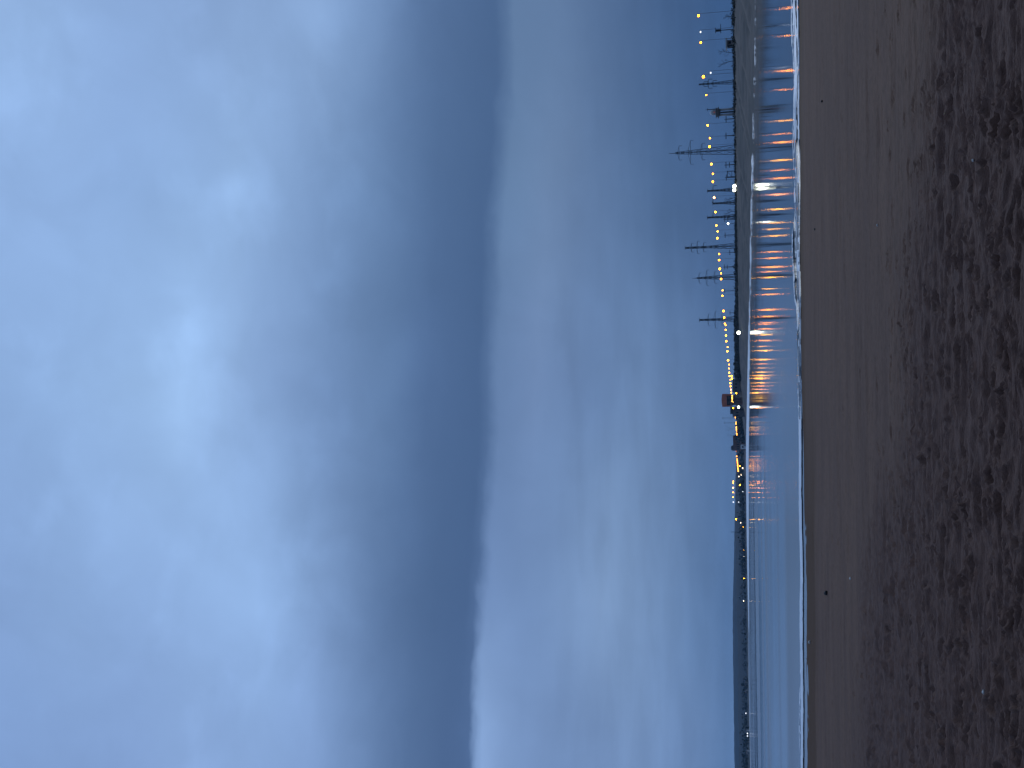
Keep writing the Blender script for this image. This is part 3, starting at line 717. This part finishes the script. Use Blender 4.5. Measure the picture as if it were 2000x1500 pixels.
for i, (px, py, D, lean, lab) in enumerate(((1399, 105, 300, .15, 'bare leaning sapling past the small white hut'), (1400, 121, 310, -.22, 'bare sapling leaning towards the leaning lattice mast'), (1411, 34, 280, 0, 'small bare sapling nearest the top edge of the picture'),
    (1414, 838, 1000, .05, 'leafless tree over the brightest stretch of the lamp string'), (1416, 848, 1010, -.1, 'wider leafless tree at the far end of the lamp string'), (1412, 387, 370, -.2, 'bare sapling between the first two short masts'), (1411, 413, 370, -.2, 'bare sapling between the last two short masts'))):
    bare_tree(px, py, D, lab, lean, i+3)

# odd mast with two crossbars near the hut
p = at(1397.5, 60, 300); g = ground(p.x, p.y); H = p.z-g
e = empty('signal_mast', (p.x, p.y, g), 'dark mast with two unequal crossbars beside the small white hut', 'mast')
MB().tube((0, 0, 0), (0, 0, H), .12, .09, 6).box((0, 0, H-.75), (.55, .4, 1.5)).build('pole', M['dark_steel'], e)
MB().box((.1, 0, H), (1.5, .15, .15)).build('crossbar', M['dark_steel'], e); MB().box((.45, 0, H-1.4), (2.4, .15, .15)).build('crossbar', M['dark_steel'], e)
# gantry frame
p = at(1420, 340, 350); g = ground(p.x, p.y); H = p.z-g
e = empty('gantry', (p.x, p.y, g), 'dark square gantry frame on the bank between tallest pylon and floodlights', 'gantry')
MB().tube((-.9, 0, 0), (-.9, 0, H), .09).tube((.9, 0, 0), (.9, 0, H), .09).build('posts', M['dark_steel'], e)
MB().box((0, 0, H-.1), (2.1, .2, .2)).box((0, 0, H-1.5), (1.8, .14, .14)).tube((-.9, 0, H-1.5), (.9, 0, H), .05).build('beam', M['dark_steel'], e)
# ------------------------------------------------------------------ control tower
D = 330; k = D/F; p = at(1432, 218, D); g = ground(p.x, p.y)
e = empty('control_tower', (p.x, p.y, g), 'pale tower on twin columns with round platform and small red-lit cabin', 'tower')
z_of = lambda px: at(px, 218, D).z-g
zp, zt = z_of(1405), z_of(1388)
c_ = MB()
for sx in (-1, 1): c_.lathe((sx*.8, 0, 0), [(.42, -.2), (.34, zp*.5), (.34, zp)], 12)
c_.build('column', M['white'], e, True)
MB().box((0, .1, zp*.5), (.45, .3, zp)).build('stair_core', M['dark'], e)
MB().lathe((0, 0, zp), [(.9, -.3), (1.0, .0), (1.75, .25), (1.75, .4), (1.3, .5), (1.3, .9), (1.75, .95), (1.75, 1.05), (.4, 1.15)], 20).build('platform', M['concrete'], e)
cab = MB().lathe((.1, 0, zp+1.1), [(.75, 0), (.8, .9), (.62, 1.3), (.25, 1.7)], 14).build('cabin', M['white'], e, True)
MB().ball((0, -.78, zp+1.5), .10, 8).build('beacon', M['red'], e, True)
MB().tube((1.1, 0, zp+1), (1.1, 0, z_of(1381)), .16, .10, 6).tube((1.1, 0, z_of(1381)), (1.1, 0, z_of(1377)), .05, .03, 5).box((1.1, 0, z_of(1382)), (.9, .12, .12)).build('antenna', M['dark_steel'], e)
# ------------------------------------------------------------------ small hut on the bank
D = 290; p = at(1430, 86, D); g = ground(p.x, p.y); z_of = lambda px: at(px, 86, D).z-g
e = empty('lookout_hut', (p.x, p.y, g), 'small hut with flat white roof and pinkish wall on the bank crest', 'hut')
zr = z_of(1419.5)
MB().box((.15, 0, zr*.5-.1), (1.5, 1.6, zr)).build('wall', M['pinkwall'], e)
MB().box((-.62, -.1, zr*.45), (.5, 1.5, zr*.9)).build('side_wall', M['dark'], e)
MB().box((0, -.1, zr+.1), (2.7, 2.3, .36)).build('roof', M['white'], e)
MB().box((.2, -.815, zr*.6), (.7, .03, .7)).build('window', M['glass'], e)
MB().box((1.2, -.9, zr*.5), (.1, .1, zr)).build('post', M['white'], e)

# ------------------------------------------------------------------ rust brown tower
D = 790; k = D/F; p = at(1447, 781.5, D); g = ground(p.x, p.y); z_of = lambda px: at(px, 781.5, D).z-g
e = empty('brown_tower', (p.x, p.y, g), 'rust brown tower with broad overhanging top and dark openings below', 'tower')
w = 24.5*k; zt, zh, zm = z_of(1409.5), z_of(1419.5), z_of(1427)
hd = MB()
n_ = 12
vs = []
for yy_ in (-4, 4):
    for i in range(n_+1):
        f = i/n_*2-1; vs.append((f*w/2, yy_, zt-.55*f*f))
    vs += [(w/2, yy_, zh), (-w/2, yy_, zh)]
q_ = n_+3
fs = [tuple(range(q_)), tuple(range(2*q_-1, q_-1, -1))]+[(i, q_+i, q_+(i+1) % q_, (i+1) % q_) for i in range(q_)]
hd.add(vs, [tuple(reversed(f)) for f in fs]).build('top_block', M['rust'], e)
for sx, ww in ((-.44, .11), (.0, .09), (.42, .15)):
    MB().box((sx*w, 0, (zh+zm)/2), (ww*w, 6.5, zh-zm)).build('pier', M['rust' if abs(sx) > .1 else 'dark'], e)
MB().box((0, 1.2, (zh+zm)/2), (w*.84, 4, (zh-zm)*.98)).build('recess_wall', M['dark'], e)
for sx in (-.2, .2):
    MB().box((sx*w, -.86, (zh+zm)/2), (w*.2, .1, (zh-zm)*.5)).build('window', M['grey'], e)
MB().box((0, 0, zm-.35), (w*.9, 7, .7)).build('deck', M['concrete'], e)
MB().box((w*.02, .6, (zm-.7)/2), (w*.8, 5, zm-.7)).build('lower_wall', M['brown'], e)
for sx in (-.12, .08): MB().box((sx*w, -2.0, (zm-.7)*.55), (.7, .3, (zm-.7)*.8)).build('opening', M['dark'], e)
MB().tube((-w*.5, -1, zm), (-w*.16, -1, z_of(1436)), .35, .35, 6).build('brace', M['rust'], e)
# ------------------------------------------------------------------ other buildings
def building(name, y0, y1, xt, xb, D, depth, wall, label, cat='building', roof='roof', wins=0, roof_h=.4, door=False):
    pc = at(xb, (y0+y1)/2, D); g = ground(pc.x, D); w_ = (y1-y0)*D/F; H = at(xt, (y0+y1)/2, D).z-g
    e = empty(name, (pc.x, D, g), label, cat)
    MB().box((0, depth/2, H/2-.15), (w_, depth, H+.3)).build('wall', M[wall], e)
    MB().box((0, depth/2, H+roof_h/2+.003), (w_*1.03, depth*1.05, roof_h)).build('roof', M[roof], e)
    for i in range(wins):
        f = MB().box(((i+.5)/wins*w_-w_/2, -.03, H*.62), (w_/wins*.42, .06, H*.26)).build('window', M['glass'], e)
        MB().box(((i+.5)/wins*w_-w_/2, -.05, H*.62-H*.15), (w_/wins*.5, .1, .12)).build('sill', M['concrete'], f)
    if door: MB().box((w_*.3, -.03, H*.22), (w_*.14, .06, H*.44)).build('door', M['dark'], e)
    return e
building('grey_block', 740.5, 766, 1432, 1446, 760, 8, 'grey', 'grey flat-roofed block between the low wood and the brown tower', roof='concrete', wins=4, door=True)
building('round_roof_store', 766.5, 776, 1436.5, 1447, 765, 5, 'concrete', 'pale low store tucked under the brown tower', wins=2)
building('quay_shed', 797, 814, 1432, 1446, 800, 8, 'grey', 'bluish grey shed on the quay past the brown tower', roof='dark', wins=3, door=True)
building('stepped_store', 795, 808.5, 1427.3, 1446, 830, 6, 'dark', 'dark stepped store rising behind the quay shed', roof='dark', wins=2)
building('brown_shed', 852, 879, 1433, 1446, 1060, 9, 'brown', 'long low brown shed lit by lamps, under the domed tank', roof='brown', wins=6, roof_h=.6)
building('lit_annex', 826, 852, 1439.5, 1446, 1060, 9, 'brown', 'low brown annex beneath the lamp string', roof='roof', wins=5)
building('pale_hut', 869, 877, 1446.7, 1451.5, 1000, 4, 'white', 'small pale hut at the water before the brown shed', roof='concrete', wins=1, door=True)
D = 1120; p = at(1427.2, 875, D); g = ground(p.x, p.y); H = p.z-g
e = empty('domed_tank', (p.x, D, g), 'dark round domed tank rising behind the long brown shed', 'tank')
MB().lathe((0, 0, 0), [(2.8, 0), (2.8, H*.86)], 20).build('shell', M['dark'], e, True)
MB().lathe((0, 0, H*.86), [(2.8, 0), (2.3, H*.08), (1.2, H*.125), (.1, H*.14)], 20).build('dome', M['dark'], e, True)
HOUSES = [(1322, 1457.5, 5, 'topmost of the pale houses strung along the far left shore'), (1332, 1457.8, 9, 'wide pale house on the far left shore, second in the string'), (1345, 1458.3, 4, 'narrow pale house on the far left shore, third in the string'),
          (1462, 1460.5, 6, 'lone pale house nearest the bottom edge of the picture'), (1421, 1459.6, 3, 'tiny pale house beside the lowest pair of shore lights'), (1107, 1453.5, 6, 'pale house just below the brightest warm lamp on the far shore'), (1140, 1454, 9, 'long pale house below the amber lamp on the far shore'), (1060, 1449, 7, 'pale house on the wooded slope above the far shore lamps')]
for yc, xb, wpx, lab in HOUSES:
    D = float(np.interp(yc, [1000, 1100, 1200, 1300, 1440], [1420, 1455, 1465, 1345, 1165])); pc = at(xb+2, yc, D); g = max(ground(pc.x, D), -.2); w_ = wpx*D/F; zb = max(at(xb+1.5, yc, D).z, g)
    e = empty('shore_house', (pc.x, D-12, g), lab, 'house', 'pale houses on the far shore')
    h_ = 2.2*D/F+(zb-g)
    MB().box((0, 0, h_/2), (w_, 5, h_)).build('wall', M['concrete'], e)
    MB().add([(-w_/2-.2, -2.8, h_), (w_/2+.2, -2.8, h_), (w_/2+.2, 2.8, h_), (-w_/2-.2, 2.8, h_), (-w_/2, 0, h_+1.5), (w_/2, 0, h_+1.5)], [(0, 1, 5, 4), (2, 3, 4, 5), (1, 2, 5), (3, 0, 4), (3, 2, 1, 0)]).build('roof', M['roof'], e)
    MB().box((0, -2.53, h_*.55), (w_*.3, .06, h_*.4)).build('window', M['glass'], e)
# mast on the left shore
p = at(1427, 1039, 1480); g = ground(p.x, p.y); H = p.z-g
e = empty('shore_mast', (p.x, p.y, g), 'thin dark mast with a stay standing alone on the wooded far shore', 'mast')
MB().tube((0, 0, 0), (0, 0, H), .45, .3, 6).build('pole', M['dark_steel'], e)
MB().tube((0, 0, H*.62), (-2.5, 0, 0), .18, .18, 5).build('stay', M['dark_steel'], e)

# ------------------------------------------------------------------ small things lying on the sand
def pebble(px, py, s, kind, label, flat=.5):
    r = random.Random(int(px*7+py)); z = 0.0
    for _ in range(6):
        p = at_z(px, py, z); z = sand_z(p.x, p.y)
    mb = MB().ball((0, 0, 0), s, 12, flat)
    mb.v = [(x*(1+.25*math.sin(3*y/s+px)), y*.7+.15*x, z_+.12*s*math.sin(5*x/s)) for x, y, z_ in mb.v]
    o = mb.build('shell' if kind == 'shell' else 'pebble', M[kind], None, True)
    o.location = (p.x, p.y, z+s*flat*.55); o.rotation_euler = (.2, r.uniform(-.3, .3), r.uniform(0, 6))
    tag(o, label, 'shell' if kind == 'shell' else 'stone', 'bits lying on the sand')
pebble(1616, 1158, .075, 'stone', 'single black stone on the smooth sand near the water', .7)
pebble(1583, 1254, .07, 'shell', 'pale shell on the wet strip close to the foam', .7)
pebble(1577, 1287, .045, 'shell', 'fainter pale shell on the wet strip, beside the brighter one', .7)
pebble(1923, 1351, .019, 'shell', 'long white shell fragment among the ripples at the lower right', .6)
pebble(1909, 1108, .014, 'shell', 'tiny white speck of shell among parallel ripples', .7)
pebble(1662, 1130, .035, 'shell', 'small thin shell where smooth sand meets rough sand', .5)
pebble(1902, 313, .014, 'shell', 'tiny white shell beside a dark hollow in rough sand', .7)
pebble(1606, 198, .032, 'stone', 'small black stone on the smooth sand near the upper end of the foam', .7)
pebble(1592, 448, .04, 'stone', 'flat dark scrap on wet sand near the middle of the shore', .5)
pebble(1956, 672, .013, 'shell', 'thin pale shell beside the deep dark footprint', .6)
pebble(1715, 440, .025, 'shell', 'slender pale shell on the smooth slope', .5)

# ------------------------------------------------------------------ evening air
HAZE = 0.00009
if HAZE:
    mz = bpy.data.materials.new('haze'); mz.use_nodes = True
    t_ = mz.node_tree; t_.nodes.remove(t_.nodes['Principled BSDF'])
    v_ = t_.nodes.new('ShaderNodeVolumePrincipled'); v_.inputs['Color'].default_value = (.34, .66, 1, 1); v_.inputs['Density'].default_value = HAZE; v_.inputs['Anisotropy'].default_value = .2
    t_.links.new(v_.outputs[0], t_.nodes['Material Output'].inputs['Volume'])
    hz = MB().box((0, 0, 31), (7400, 7400, 74)).build('haze', mz); tag(hz, kind='stuff')
